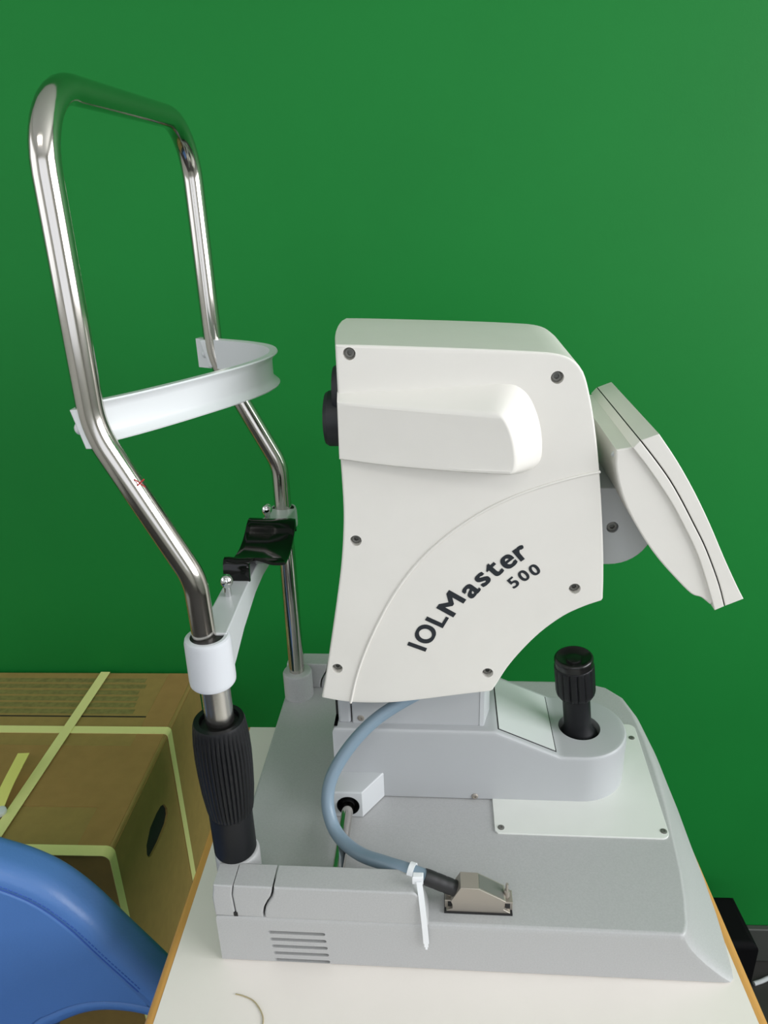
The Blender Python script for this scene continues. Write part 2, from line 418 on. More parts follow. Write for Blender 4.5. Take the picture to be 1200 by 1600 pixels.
# chin cup: saddle swept across the bar
prof_c = catmull([Vector((.5825, 0, .3115)), Vector((.5830, 0, .320)), Vector((.5855, 0, .3285)), Vector((.5910, 0, .3310)), Vector((.5975, 0, .3270)), Vector((.606, 0, .3205)), Vector((.620, 0, .3155)),
                  Vector((.636, 0, .3145)), Vector((.650, 0, .3165)), Vector((.662, 0, .3205)), Vector((.672, 0, .3255)), Vector((.681, 0, .3285)), Vector((.690, 0, .3265)), Vector((.694, 0, .318)), Vector((.6945, 0, .3115))], 5)
rings = []
n = len(prof_c)
for i, q in enumerate(prof_c):
    y, z = q.x, q.z
    w = min(1, max(0, (y - .586) / .03)); e = min(1, max(0, (.694 - y) / .02)); fl = w * e
    x0 = -.1825; x1 = -.1590 + .0245 * w - .003 * (1 - e)
    lift = .0020 * fl
    a = prof_c[max(0, i - 1)]; c2 = prof_c[min(n - 1, i + 1)]; t = Vector((c2.x - a.x, c2.z - a.z)).normalized(); nn = Vector((-t.y, t.x)) * -.0026
    up_ = [(x0, y, z + lift), (x0 + .004, y, z + .0006), ((x0 + x1) / 2, y, z - .0004), (x1 - .005, y, z + .0002), (x1, y, z - lift * 1.2)]
    rings.append(up_ + [(xx, yy + nn.x, zz + nn.y) for xx, yy, zz in reversed(up_)])
b = BM(); loft(b, rings); part('chin_cup', b, M['black_gloss'], cr, ang=50, label='glossy black chin cup')

# ---- rail
b = BM(); lathe(b, [(.0057, 0), (.0057, .13)], (-.0815, .472, .0695), (0, 1, 0), 32); part('rail', b, M['steel'], ins)
# ---- white cover plate on the deck
p_near = [D(773.5, 1303, 'z', DZ), D(1047, 1309, 'z', DZ), D(998, 1150, 'z', DZ)]
rr = .008
px0, px1, py0 = p_near[0].x, p_near[1].x, p_near[0].y
pts = [(px0, py0 + .003), (px0 + .003, py0)] + arcpts(px1 - rr, py0 + rr, rr, -PI / 2, 0) + arcpts(px1 + .004 - rr, .722 - rr, rr, 0, PI / 2) + [(px0, .722)]
b = BM(); prism(b, pts, 'z', DZ, DZ + .0015, 0, .0004)
cp = part('cover_plate', b, M['plate'], ins, ang=40)
for q in ((783, 1293), (1037, 1299), (987, 1153)):
    s = D(*q, 'z', DZ + .0015); b = BM(); lathe(b, [(.0032, 0), (.0032, .0004), (.0024, .0008), (.0012, .0008), (.0012, .0002)], s, seg=16); part('screw', b, M['nickel_dark'], cp)
# ---- carriage
CN, CFY = .599, .700; CC = (CN + CFY) / 2; CR = (CFY - CN) / 2; CX = .1500
ZL, ZR = .1395, .1105
def ztop(x):
    if x < .063: return ZL
    if x < .127:
        t = (x - .063) / .064; return ZL + (ZR - ZL) * t
    return ZR
xs = [-.0975, -.0965, -.06, 0., .05, .060, .063, .066, .08, .095, .11, .124, .127, .131, .14] + [CX + CR * math.sin(a) for a in [PI / 2 * i / 14 for i in range(0, 15)]]
def half(x):
    return CR if x <= CX else math.sqrt(max(0, CR * CR - (x - CX) ** 2))
near = [(x, CC - half(x)) for x in xs]; far = [(x, CC + half(x)) for x in reversed(xs[:-1])]
outl = near + far; nn_ = len(xs)
def cring(z_fn, d): return [(x, y, z_fn(max(-.0975, x))) for (x, y) in (inset(outl, d) if d else outl)]
b = BM()
rg = [cring(lambda x: DZ + .0012, 0), cring(lambda x: .075, 0), cring(lambda x: ztop(x) - .0045, 0), cring(lambda x: ztop(x) - .0018, .0008), cring(lambda x: ztop(x) - .0005, .0022), cring(lambda x: ztop(x), .0045)]
vs = loft(b, rg, True, False)
top = vs[-1]; m = len(top)
for i in range(nn_ - 1):
    a, a2 = top[i], top[i + 1]; d1 = top[(m - i) % m - 1 if i else m - 1]; d2 = top[m - 2 - i]
    if a2 is d2: b.faces.new((a, a2, d1))
    else: b.faces.new((a, a2, d2, d1))
JX, JY = .1525, .6475
c = BM(); cyl(c, (JX, JY, .085), (0, 0, 1), .0212, .05, 48)
ca = part('carriage', b, M['grey_smooth'], ins, cuts=[c], ang=30)
b = BM(); lathe(b, [(.0211, .0856), (.002, .0856)], (JX, JY, 0)); part('well', b, M['gap'], ca)
# bearing block with its bushing
b = BM(); prism(b, [(-.0955, .570), (-.0675, .570), (-.0475, .600), (-.0975, .600)], 'z', DZ + .001, .0862, 0, .0016)
c = BM(); cyl(c, (-.0815, .56, .0695), (0, 1, 0), .0112, .022, 40)
bb = part('bearing_block', b, M['bar'], ca, cuts=[c], bevel=.0012)
b = BM(); lathe(b, [(.0111, 0), (.0111, .012), (.0062, .012), (.0062, 0.0)], (-.0815, .5695, .0695), (0, 1, 0), 40, cap=False)
part('bushing', b, M['black_rubber'], ca)
# ramp panel
slope = (ZR - ZL) / .064
def rz(x): return ZL + (x - .063) * slope + .0006
def ramp_quad(m_, h):
    b = BM(); x0, x1, y0, y1 = .0665 + m_, .1225 - m_, .6065 + m_, .693 - m_
    loft(b, [[(x0, y0, rz(x0) - .001), (x1, y0, rz(x1) - .001), (x1, y1, rz(x1) - .001), (x0, y1, rz(x0) - .001)],
             [(x0, y0, rz(x0) + h), (x1, y0, rz(x1) + h), (x1, y1, rz(x1) + h), (x0, y1, rz(x0) + h)]]); return b
part('panel_gasket', ramp_quad(-.0010, -.0002), M['gap'], ca)
part('ramp_panel', ramp_quad(0, .0004), M['screen_panel'], ca, label='pale flat panel on the slope')
s = D(742, 1244, 'y', CN); b = BM(); lathe(b, [(.0034, 0), (.0034, .0006), (.0026, .0012), (.0012, .0012), (.0012, .0004)], s, (0, -1, 0), 20); part('screw', b, M['nickel'], ca)
# ---- joystick
jb = Vector((JX + .001, JY, .0905)); jt = Vector((.1395, .6435, .205)); jax = (jt - jb).normalized(); L = (jt - jb).length - .0062
b = BM(); lathe(b, [(.0206, -.001), (.0206, .008), (.0196, .0115), (.0168, .0160), (.0144, .0220), (.0138, .029), (.0138, L - .045)], jb, jax, 40)
js = part('joystick', b, M['black_knob'], ins, ang=60)
seg = 64
prof = [(.0150, L - .0475), (.0175, L - .0460), (.0192, L - .0430), (.0197, L - .0400), (.0197, L - .0120), (.0195, L - .0100), (.0190, L - .0092)]
def rib2(i, k): return 1 - (.07 if k % 6 == 0 and 2 <= i <= 4 else 0)
b = BM(); lathe(b, prof, jb, jax, 96, rib2); jk = part('joystick_knob', b, M['black_knob'], js, ang=45)
b = BM(); lathe(b, [(.0188, L - .0100), (.0192, L - .0040), (.0190, L - .0016), (.0180, L - .0003), (.0168, L), (.0158, L - .0008), (.0120, L - .0030), (.0078, L - .0036), (.0072, L - .0022), (.0050, L - .0016), (.001, L - .0014)], jb, jax, 48)
part('fire_button', b, M['black_satin'], js, ang=40)
# ---- pillar under the head
b = BM(); box(b, -.0785, .0505, .609, .690, .1385, .235)
pl = part('pillar', b, M['grey_smooth'], ins, bevel=.0015)
b = BM(); box(b, -.0925, -.0795, .609, .690, .1385, .235); part('pillar_cover', b, M['grey_smooth'], pl, bevel=.003)
b = BM(); box(b, -.0965, -.0900, .622, .685, .1385, .225); part('pillar_gap', b, M['gap'], pl)
b = BM(); prism(b, [(.0475, .6085), (.0515, .6085), (.0585, .635), (.0585, .690), (.0475, .690)], 'z', .1385, .235, 0, 0); part('pillar_end', b, M['bar'], pl)
s = D(564, 1122, 'y', .609); b = BM(); lathe(b, [(.0034, 0), (.0034, .0005), (.0024, .0010), (.0012, .0010), (.0012, .0003)], s, (0, -1, 0), 20); part('screw', b, M['nickel'], pl)
# ---- measuring head
HN, HF = .570, .722
def hp_(pts): return [xz(D(*p, 'y', HN)) for p in pts]
def smooth2(pts, n=6): return [(p.x, p.y) for p in catmull([Vector((a, c_)) for a, c_ in pts], n)]
left = hp_([(523, 541), (525, 580), (527, 617), (529, 680), (533, 740), (536, 790), (536, 830), (533, 880), (527, 930), (517, 1000), (508, 1060), (502.5, 1089)])
bottom = hp_([(503, 1091), (530, 1096), (560, 1099), (610, 1099), (660, 1094), (715, 1087), (767, 1081)])
right = hp_([(770, 1079), (778, 1067), (793, 1044), (815, 1018), (845, 989), (880, 964), (912, 949), (940, 939.5)])
rside = hp_([(942.5, 936), (943.5, 900), (943, 850), (940, 780), (935, 710), (927, 645), (918, 600), (912, 582)])
corner = hp_([(912, 582), (903, 569), (890, 559), (874, 553.5), (855, 550.5)])
topl = hp_([(855, 550.5), (790, 547), (700, 543.5), (610, 540.5), (560, 539), (524, 538.5)])
out = smooth2(left, 4) + smooth2(bottom, 4) + smooth2(right, 4) + smooth2(rside, 3) + smooth2(corner, 3)[1:] + smooth2(topl, 2)[1:]
p = ccw(out)
def hring(y, d, bow=0.):
    r = inset(p, d) if d else p
    return [(x - bow * min(1, max(0, (.02 - x) / .09)) * min(1, max(0, (z - .485) / .03)), y, z) for x, z in r]
rings = [hring(HN, .0022), hring(HN + .0004, .0010), hring(HN + .0014, .0002), hring(HN + .003, 0)]
for i in range(1, 8):
    t = i / 8; rings.append(hring(HN + .003 + .135 * t, 0, .010 * math.sin(PI * t * .62)))
rings += [hring(.712, .0008, .009), hring(.7175, .004, .008), hring(HF, .010, .007)]
b = BM(); loft(b, rings)
screws = [(545.5, 553), (871, 590), (556, 845), (898, 920), (527, 1044.5), (762, 1051.5)]
cuts = []
for q in screws:
    s = D(*q, 'y', HN); c = BM(); lathe(c, [(.0049, -.01), (.0049, .0075)], s, (0, 1, 0), 24); cuts.append(c)
hd = part('measuring_head', b, M['shell'], ins, cuts=cuts, ang=26)
for q in screws:
    s = D(*q, 'y', HN) + Vector((0, .0075, 0))
    b = BM(); lathe(b, [(.0040, 0), (.0040, .0025), (.0034, .0031), (.0019, .0031), (.0019, .0008)], s, (0, -1, 0), 18); part('screw', b, M['nickel_dark'], hd)
# curved trim line
tl = catmull([D(*q, 'y', HN - .0001) for q in ((548, 1098), (556, 1062), (569, 1022), (590, 975), (618, 925), (655, 877), (700, 836), (750, 802), (800, 777), (850, 759), (900, 745), (938, 737))], 8)
b = BM(); tube(b, tl, .0013, 10, up=(0, 1, 0), sq=.9); part('trim_line', b, M['shell'], hd, ang=60)
# side bulge: matched outlines on the head and on its outer face
ob_ = [(527, 612), (600, 607.5), (680, 603), (750, 598.5), (785, 596), (808, 599), (828, 615), (841, 642), (848, 670), (850, 697), (847, 718), (835, 731), (815, 739), (800, 741), (740, 737), (660, 731), (590, 724), (531, 716)]
oo_ = [(526.5, 629), (590, 634), (660, 639), (720, 643), (768, 645), (781, 648), (790, 657), (798, 674), (803, 692), (806, 712), (806, 727), (804, 736), (801, 740), (797, 742), (740, 739), (660, 733), (590, 726), (530, 717.5)]
HB = .546
B0 = [D(*q, 'y', HN + .002) for q in ob_]; B1 = [D(*q, 'y', .561 - .018 * min(1, max(0, (q[0] - 527) / 260))) for q in oo_]
def closed_smooth(pl_, n=3):
    segs = [(0, 4), (4, 13), (13, 17)]; o = []
    for a, c_ in segs: o += catmull(pl_[a:c_ + 1], n)[:-1]
    return o + [pl_[17]]
B0 = closed_smooth(B0); B1 = closed_smooth(B1)
rings = []
cen = sum(B1, Vector()) / len(B1)
for t, ins_ in ((0, 0), (.35, 0), (.75, 0), (.93, 0), (.985, .0006), (1., .0022)):
    r = [a.lerp(c_, min(1, t * 1.0)) for a, c_ in zip(B0, B1)]
    if ins_:
        r2 = inset(ccw([(q.x, q.z) for q in r]), ins_)
        if area2([(q.x, q.z) for q in r]) < 0: r2 = list(reversed(r2))
        r = [Vector((u[0], q.y, u[1])) for u, q in zip(r2, r)]
    rings.append(r)
b = BM(); loft(b, rings); part('side_bulge', b, M['shell'], hd, ang=34)
# lettering, letter by letter along its curve
def letter(bm, ch, cx, cy, ang, hcap, bold, wide=1.):
    cu = bpy.data.curves.new('t', 'FONT'); cu.body = ch; cu.size = 1; cu.extrude = 0.004; cu.resolution_u = 6
    to = bpy.data.objects.new('t', cu); COL.objects.link(to); bpy.context.view_layer.update()
    me = bpy.data.meshes.new_from_object(to.evaluated_get(bpy.context.evaluated_depsgraph_get()))
    vx = [v.co.x for v in me.vertices]; vy = [v.co.y for v in me.vertices]
    mid = ((min(vx) + max(vx)) / 2, (min(vy) + max(vy)) / 2)
    c0 = D(600 + cx / 4, 800 + cy / 4, 'y', HN)
    e = D(600 + cx / 4 + 8 * math.cos(ang), 800 + cy / 4 - 8 * math.sin(ang), 'y', HN) - c0; e.y = 0; e.normalize()
    u = Vector((-e.z, 0, e.x)); s = hcap / CAPH
    q = 0
    for ox in (-bold, 0, bold):
        for oy in (-bold * .45, bold * .45):
            q += 1
            vmap = [bm.verts.new(c0 + e * (((v.co.x - mid[0]) * wide + ox) * s) + u * (((v.co.y - mid[1]) * (1 - bold * .9) + oy) * s) + Vector((0, -.0001 - q * 4e-6 - (v.co.z + .004) * .03, 0))) for v in me.vertices]
            for f in me.polygons:
                try: bm.faces.new([vmap[i] for i in f.vertices])
                except ValueError: pass
    bpy.data.objects.remove(to); bpy.data.meshes.remove(me); bpy.data.curves.remove(cu)
CAPH = .729
b = BM(); R_ = math.radians
for ch, cx, cy, a in (('I', 207, 841, 65), ('O', 259, 762, 62), ('L', 331, 668, 59), ('M', 420, 573, 54), ('a', 544, 489, 47), ('s', 617, 420, 44), ('t', 686, 359, 42), ('e', 776, 310, 38), ('r', 858, 255, 35)):
    letter(b, ch, cx, cy, R_(a), .0183 if ch in 'IOLM' else .0192, .034, {'M': 1.20, 'I': .9, 'O': .94, 'L': .98, 'e': .98, 'r': .98}.get(ch, 1.08))
part('lettering', b, M['ink'], hd, ang=20, label='dark model lettering along the curve')
b = BM()
for ch, cx, cy, a in (('5', 808, 440, 39), ('0', 873, 397, 36), ('0', 940, 361, 33)): letter(b, ch, cx, cy, R_(a), .0108, .032, 1.10)
part('number_lettering', b, M['ink'], hd, ang=20)
# ---- lens housing on the patient side
b = BM(); lathe(b, [(.0248, -.006), (.0246, .0145), (.0228, .0175), (.018, .0185), (.012, .0170)], (-.0745, .645, .4425), (-1, 0, 0), 48)
ln = part('lens_housing', b, M['charcoal'], ins, ang=30)
b = BM(); lathe(b, [(.0225, -.006), (.0222, .006), (.0205, .0090), (.014, .0098)], (-.0745, .645, .4680), (-1, 0, 0), 48); part('lens_collar', b, M['charcoal'], ln)
b = BM(); lathe(b, [(.0118, .0169), (.006, .0180), (.001, .0184)], (-.0745, .645, .4425), (-1, 0, 0), 32); part('lens', b, M['black_gloss'], ln)
# ---- operator display
SN, SF = .560, .734
def sp(pts, y=SN): return [xz(D(*q, 'y', y)) for q in pts]
front = sp([(1030, 678), (1058, 720), (1085, 768), (1109, 818), (1131, 870), (1150, 912), (1162, 936)])
seam = sp([(1002, 688), (1026, 719), (1048, 750), (1067, 783), (1085, 818), (1101, 850), (1113.5, 881), (1125, 914), (1133.5, 947)])
back = sp([(989, 700), (1010, 727), (1031, 757), (1051, 788), (1068, 820), (1082, 848), (1094, 877), (1106, 915), (1117, 954)])
b = BM(); prism(b, smooth2(front, 3) + list(reversed(smooth2(seam, 3))), 'y', SN, SF, .0008, .0008)
ds = part('display', b, M['shell'], ins, ang=28)
b = BM(); sm = smooth2(seam, 3); se = [(x - .0009, z - .0004) for x, z in sm]
prism(b, sm + list(reversed(se)), 'y', SN + .0016, SF - .0016); part('seam', b, M['gap'], ds)
b = BM(); prism(b, list(reversed(se)) + smooth2(back, 3), 'y', SN, SF, .0008, .0008); part('back_frame', b, M['shell'], ds, ang=28)
bulge = sp([(963, 703), (963, 735), (975, 782), (999, 830), (1026, 870), (1053, 901), (1080, 928), (1096, 934), (1110, 945)], SN + .003)
bk2 = [(x + .003, z + .0015) for x, z in smooth2(sp([(989, 700), (1010, 727), (1031, 757), (1051, 788), (1068, 820), (1082, 848), (1094, 877), (1104, 905), (1113, 940)], SN + .003), 3)]
b = BM(); prism(b, smooth2(bulge, 4) + list(reversed(bk2)), 'y', SN + .003, SF - .003, .0015, .0015); part('back_shell', b, M['bar'] if False else M['shell'], ds, ang=28)
b = BM(); prism(b, [(.1985, .4085), (.2475, .326), (.2480, .3263), (.1990, .4088)], 'y', SN + .02, SF - .02); part('screen', b, M['black_gloss'], ds)
s = D(956, 711, 'y', SN + .003); b = BM(); lathe(b, [(.0022, -.002), (.0022, .0012), (.001, .0014)], Vector((s.x + .0035, .572, s.z - .002)), (-.85, 0, .5), 14); part('latch', b, M['bar'], ds)
# bracket
bc = D(957, 824, 'y', .612)
pts = [(bc.x - .04, bc.z + .036)] + [(bc.x - .04, bc.z - .036)] + arcpts(bc.x, bc.z, .036, -PI / 2, PI * .25, 16) + [(bc.x + .012, bc.z + .0365)]
b = BM(); prism(b, pts, 'y', .612, .684, .0012, .0012)
c = BM(); lathe(c, [(.0052, -.01), (.0052, .006)], bc, (0, 1, 0), 24)
br = part('display_bracket', b, M['bar'], ins, cuts=[c], ang=30)
b = BM(); lathe(b, [(.0042, 0), (.0042, .004), (.0022, .0042), (.0022, .0015)], bc + Vector((0, .006, 0)), (0, -1, 0), 18); part('screw', b, M['nickel_dark'], br)

# ================================================================== DATA CABLE (instrument frame, then turned with it)
def world(v): return RZ @ (Vector(v) - P0) + P0
cb0 = Vector((.042, .475, DZ))
cab = thing('data_cable', 'blue-grey cable looping from under the white head to a silver plug', 'cable', cb0)
cab.location = world(cb0) + Vector((0, 0, ZO)); cab.rotation_euler = (0, 0, TH)
cp_ = [((690, 1062), .598), ((655, 1082), .596), ((618, 1103), .590), ((585, 1126), .582), ((556, 1155), .572), ((533, 1186), .562), ((518, 1215), .553), ((512, 1243), .545), ((514, 1270), .537), ((523, 1296), .527), ((540, 1318), .515), ((566, 1336), .502), ((600, 1348), .490), ((635, 1359), .480), ((668, 1371), .4745)]
path = catmull([D(*q, 'y', y) for q, y in cp_], 8)
b = BM(); tube(b, path, .0062, 24); part('sheath', b, M['cable'], cab, ang=60)
e0 = path[-1]; e1 = D(716, 1390, 'y', .4745)
pp = [e0.lerp(e1, t) for t in (-.12, 0, .2, .25, .3, .5, .55, .6, .75, .8, .85, 1.)]
b = BM(); tube(b, pp, [.0064, .0068, .0068, .0066, .0068, .0068, .0065, .0068, .0068, .0065, .0068, .0066], 24); part('strain_relief', b, M['black_rubber'], cab, ang=60)
# silver plug
CY = .4665
def cpx(cx, cy): return xz(D(640 + cx / 6.667, 1330 + cy / 6.667, 'y', CY))
plug = [cpx(*q) for q in ((368, 672), (1062, 692), (1060, 655), (980, 612), (985, 565), (1004, 530), (718, 396), (532, 386), (430, 525), (445, 560), (445, 600), (400, 612), (368, 640))]
plug = [(x, max(z, DZ + .0012)) for x, z in plug]
b = BM(); prism(b, plug, 'y', CY, CY + .017, .0005, .0005)
pg = part('plug_shell', b, M['nickel'], cab, ang=25)
ip = Vector(cpx(718, 396)); iq = Vector(cpx(1004, 530)); nrm = Vector((-(iq - ip).y, (iq - ip).x)).normalized()
u0 = ip.lerp(iq, .03); u1 = ip.lerp(iq, .93)
b = BM(); loft(b, [[(u0.x, CY + .0015, u0.y), (u0.x, CY + .0155, u0.y), (u0.x + nrm.x * .0003, CY + .0155, u0.y + nrm.y * .0003), (u0.x + nrm.x * .0003, CY + .0015, u0.y + nrm.y * .0003)],
                   [(u1.x, CY + .0015, u1.y), (u1.x, CY + .0155, u1.y), (u1.x + nrm.x * .0003, CY + .0155, u1.y + nrm.y * .0003), (u1.x + nrm.x * .0003, CY + .0015, u1.y + nrm.y * .0003)]])
part('plug_inset', b, M['nickel_dark'], pg)
a0, a1 = plug[0][0], plug[1][0]
b = BM(); box(b, a0 - .0006, a1 + .0006, CY - .0008, CY + .0180, DZ, DZ + .0020); part('plug_gasket', b, M['gap'], cab)
for xx in (a0 + .004, a1 - .004):
    b = BM(); box(b, xx - .0042, xx + .0050, CY + .0035, CY + .0165, DZ + .001, DZ + .0105); part('lug', b, M['nickel'], cab, bevel=.0006)
    b = BM(); box(b, xx - .0016, xx + .0026, CY + .0030, CY + .0040, DZ + .0040, DZ + .0090); part('lug_hole', b, M['gap'], cab)
    b = BM(); lathe(b, [(.0016, DZ + .002), (.0016, DZ + .012), (.0026, DZ + .012), (.0026, DZ + .018), (.0012, DZ + .0185), (.0012, DZ + .026)], (xx, CY + .009, 0), seg=16); part('thumb_screw', b, M['nickel'], cab)
# cable tie
t0 = Vector((-.0065, .4715, .0955))
tie = thing('cable_tie', 'white nylon cable tie cinched round the blue-grey cable, tail hanging', 'cable tie', t0)
tie.location = world(t0) + Vector((0, 0, ZO)); tie.rotation_euler = (0, 0, TH)
k = len(path) - 7; pc = path[k]; tdir = (path[k + 2] - path[k - 2]).normalized()
n1 = (Vector((0, 0, 1)) - tdir * tdir.z).normalized(); n2 = tdir.cross(n1)
loop = [pc + (n1 * math.cos(a) + n2 * math.sin(a)) * .0071 for a in [2 * PI * i / 28 for i in range(28)]]
rings = []
for i, q in enumerate(loop):
    rad = (q - pc).normalized(); rings.append([q + rad * .0007 + tdir * .0024, q + rad * .0007 - tdir * .0024, q - rad * .0007 - tdir * .0024, q - rad * .0007 + tdir * .0024])
b = BM(); loft(b, rings + [rings[0]], False, False); part('loop', b, M['tie'], tie)
hc = D(653, 1374, 'y', .4625)
b = BM(); prism(b, [(hc.x - .0045, hc.y - .0026), (hc.x + .0045, hc.y - .0026), (hc.x + .0045, hc.y + .0032), (hc.x - .0045, hc.y + .0032)], 'z', hc.z - .0035, hc.z + .0050, .0012, .0012); part('head', b, M['tie'], tie)
tp = catmull([D(655, 1378, 'y', .4595), D(658, 1400, 'y', .4545), D(661, 1425, 'y', .4515), D(664, 1452, 'y', .4505), D(666, 1474, 'y', .4505)], 6)
b = BM(); strip(b, tp, .0047, .0010, (0, 1, 0))
tip = D(666.5, 1483, 'y', .4505); e = tp[-1]
strip(b, [e, e.lerp(tip, .6)], .0034, .0010, (0, 1, 0)); strip(b, [e.lerp(tip, .6), tip], .0018, .0010, (0, 1, 0))
part('tail', b, M['tie'], tie)

# ================================================================== CARDBOARD BOX
BX1 = W(200, 1050, 'y', WALLY - .006); BZ = BX1.z; BY1 = WALLY - .006
cA = W(312, 1052, 'z', BZ); cB = W(165, 1331, 'z', BZ)
bxr, BY0 = (cA.x + cB.x) / 2, cB.y; BXL = bxr - .62
cart = thing('cardboard_box', 'brown cardboard carton bound with yellow-green straps against the green wall', 'box', ((bxr + BXL) / 2, (BY0 + BY1) / 2, FZ))
b = BM(); prism(b, [(BXL, BY0), (bxr, BY0), (bxr, BY1), (BXL, BY1)], 'z', FZ, BZ, .004, .005)
hole = [W(x * .2833, 1250 + y * .2833, 'x', bxr) for x, y in ((905, 22), (922, 45), (925, 80), (915, 130), (875, 230), (835, 308), (820, 318), (810, 300), (808, 250), (828, 155), (862, 75), (885, 35))]
c = BM(); prism(c, [(q.y, q.z) for q in hole], 'x', bxr - .006, bxr + .02)
body = part('carton_body', b, M['carton'], cart, cuts=[c], ang=40)
b = BM(); prism(b, [(q.y, q.z) for q in hole], 'x', bxr - .0059, bxr - .0030); part('hand_hole_shade', b, M['gap'], body, label='dark plate for the shade inside the hand hole')  # near-black plate stands in for the shade inside the hole
def flat_top(px_pts, h=.0006): return [W(*q, 'z', BZ + h) for q in px_pts]
def top_patch(name, x0, x1, y0, y1, m_, h):
    b = BM(); box(b, x0, x1, y0, y1, BZ - .0002, BZ + h); return part(name, b, m_, body)
xe = bxr - .0045
ym0 = W(200, 1262, 'z', BZ).y; ym1 = W(200, 1166, 'z', BZ).y
top_patch('centre_tape', BXL + .004, xe - .002, ym0, ym1, M['tape'], .0005)
b = BM(); box(b, bxr - .045, xe, BY0 + .004, BY1 - .004, BZ - .0002, BZ + .0004); box(b, xe, bxr + .0006, BY0 + .006, BY1 - .006, BZ - .005, BZ - .0045)
part('edge_tape', b, M['tape'], body)
y0, y1 = W(100, 1116, 'z', BZ).y, W(100, 1058, 'z', BZ).y
for i in range(6):
    ya = y0 + (y1 - y0) * (i + .1) / 6; yb = ya + (y1 - y0) * .115
    top_patch('printed_line', BXL + .02, bxr - .05 - random.random() * .03, ya, yb, M['print'], .0003)
yb0 = W(100, 1119, 'z', BZ).y; top_patch('flap_line', BXL + .01, bxr - .045, yb0 - .0015, yb0 + .001, M['gap'], .0004)
SW = .0135
def over_strap(px_top, width, name, pull=0.):
    q = W(*px_top, 'z', BZ); y = q.y
    pth = fillet([(BXL, y, BZ + .0012), (bxr + .0013, y, BZ + .0012), (bxr + .0013, y, FZ + .06)], .006 + pull, 10)
    b = BM(); strip(b, pth, width, .0009, (0, 0, 1)); return part(name, b, M['strap'], body)
over_strap((100, 1141), .0155, 'strap'); over_strap((100, 1329.5), .0155, 'strap', .004)
s1 = W(160, 1060, 'z', BZ); s2 = W(25, 1262, 'z', BZ); xs_ = (s1.x + s2.x) / 2
pth = fillet([(s1.x, BY1 - .004, BZ + .0024), (s2.x, BY0 - .0014, BZ + .0024), (s2.x, BY0 - .0014, FZ + .08)], .006, 10)
b = BM(); strip(b, pth, .0155, .0009, (0, 0, 1)); st3 = part('strap', b, M['strap'], body)
ta = W(-6, 1268, 'z', BZ + .004); tb = W(37, 1177, 'z', BZ + .02); 
b = BM(); strip(b, catmull([ta, ta.lerp(tb, .4) + Vector((0, 0, .003)), tb], 6), .016, .0009, (0, 0, 1)); part('strap_tail', b, M['strap_light'], st3, label='loose pale yellow strap end')
b = BM(); cc = W(-1, 1268, 'z', BZ + .005); lathe(b, [(.0085, 0), (.0090, .0016), (.0085, .0045), (.006, .0055)], cc - Vector((0, 0, .003)), seg=20); part('strap_clip', b, M['tie'], st3)

# ================================================================== BLUE CHAIR
CHY = .50
ch = thing('swivel_chair', 'blue leatherette swivel chair with rounded stitched backrest, left of the white table', 'chair', (-.50, .30, FZ))
half_o = [(-.50, .093), (-.45, .0895), (-.399, .077), (-.343, .0465), (-.305, -.005), (-.275, -.050), (-.256, -.077), (-.238, -.104), (-.2265, -.125), (-.229, -.142), (-.245, -.151), (-.275, -.1535), (-.304, -.1525), (-.34, -.1535), (-.378, -.163), (-.41, -.178), (-.435, -.205), (-.442, -.25), (-.443, -.33)]
chp = [W(*q, 'y', CHY + .030) for q in ((0, 1319), (50, 1335), (100, 1359), (150, 1396), (200, 1444), (256, 1497))]
chb = [W(*q, 'y', CHY + .004) for q in ((216, 1587), (185, 1583), (158, 1583), (132, 1588), (104, 1599))]
half_o = [(-.50, chp[0].z + .018), (-.45, chp[0].z + .012)] + [(q.x, q.z) for q in chp] + [xz(W(292, 1535, 'y', CHY + .030)), xz(W(325, 1580, 'y', CHY + .030)), (-.178, -.180), (-.160, -.212), (-.168, -.236), (-.195, -.243), (-.228, -.222), (-.262, -.187), (-.284, -.165)] + [(q.x, q.z) for q in chb] + [(-.402, -.186), (-.412, -.215), (-.416, -.26), (-.417, -.34)]
hs = smooth2(half_o, 5)
mir = [(-1.0 - x, z) for x, z in reversed(hs)][:-1]
out = hs + mir
out = [q for i, q in enumerate(out) if i == 0 or (Vector(q) - Vector(out[i - 1])).length > 1e-4]
po = ccw(out)
def chring(y, d): return [(x, y, z) for x, z in (inset(po, d) if d else po)]
R2 = .019
rings = []
for i in range(7):
    a = PI / 2 * i / 6; rings.append(chring(CHY + R2 * (1 - math.sin(a)), R2 * .72 * (1 - math.cos(PI / 2 - a)) if False else R2 * .72 * (1 - math.cos(a))))
rings.reverse()
rings = [chring(CHY - .0006, .0250), chring(CHY - .0002, .0234), chring(CHY + .0014, .0215), chring(CHY - .0002, .0192), chring(CHY - .0005, .0165), chring(CHY - .0003, .0150)] + rings
for i in range(1, 7):
    a = PI / 2 * i / 6; rings.append(chring(CHY + .045 - R2 + R2 * math.sin(a), R2 * .62 * (1 - math.cos(a))))
b = BM(); loft(b, rings); bk = part('backrest', b, M['leather'], ch, ang=60)
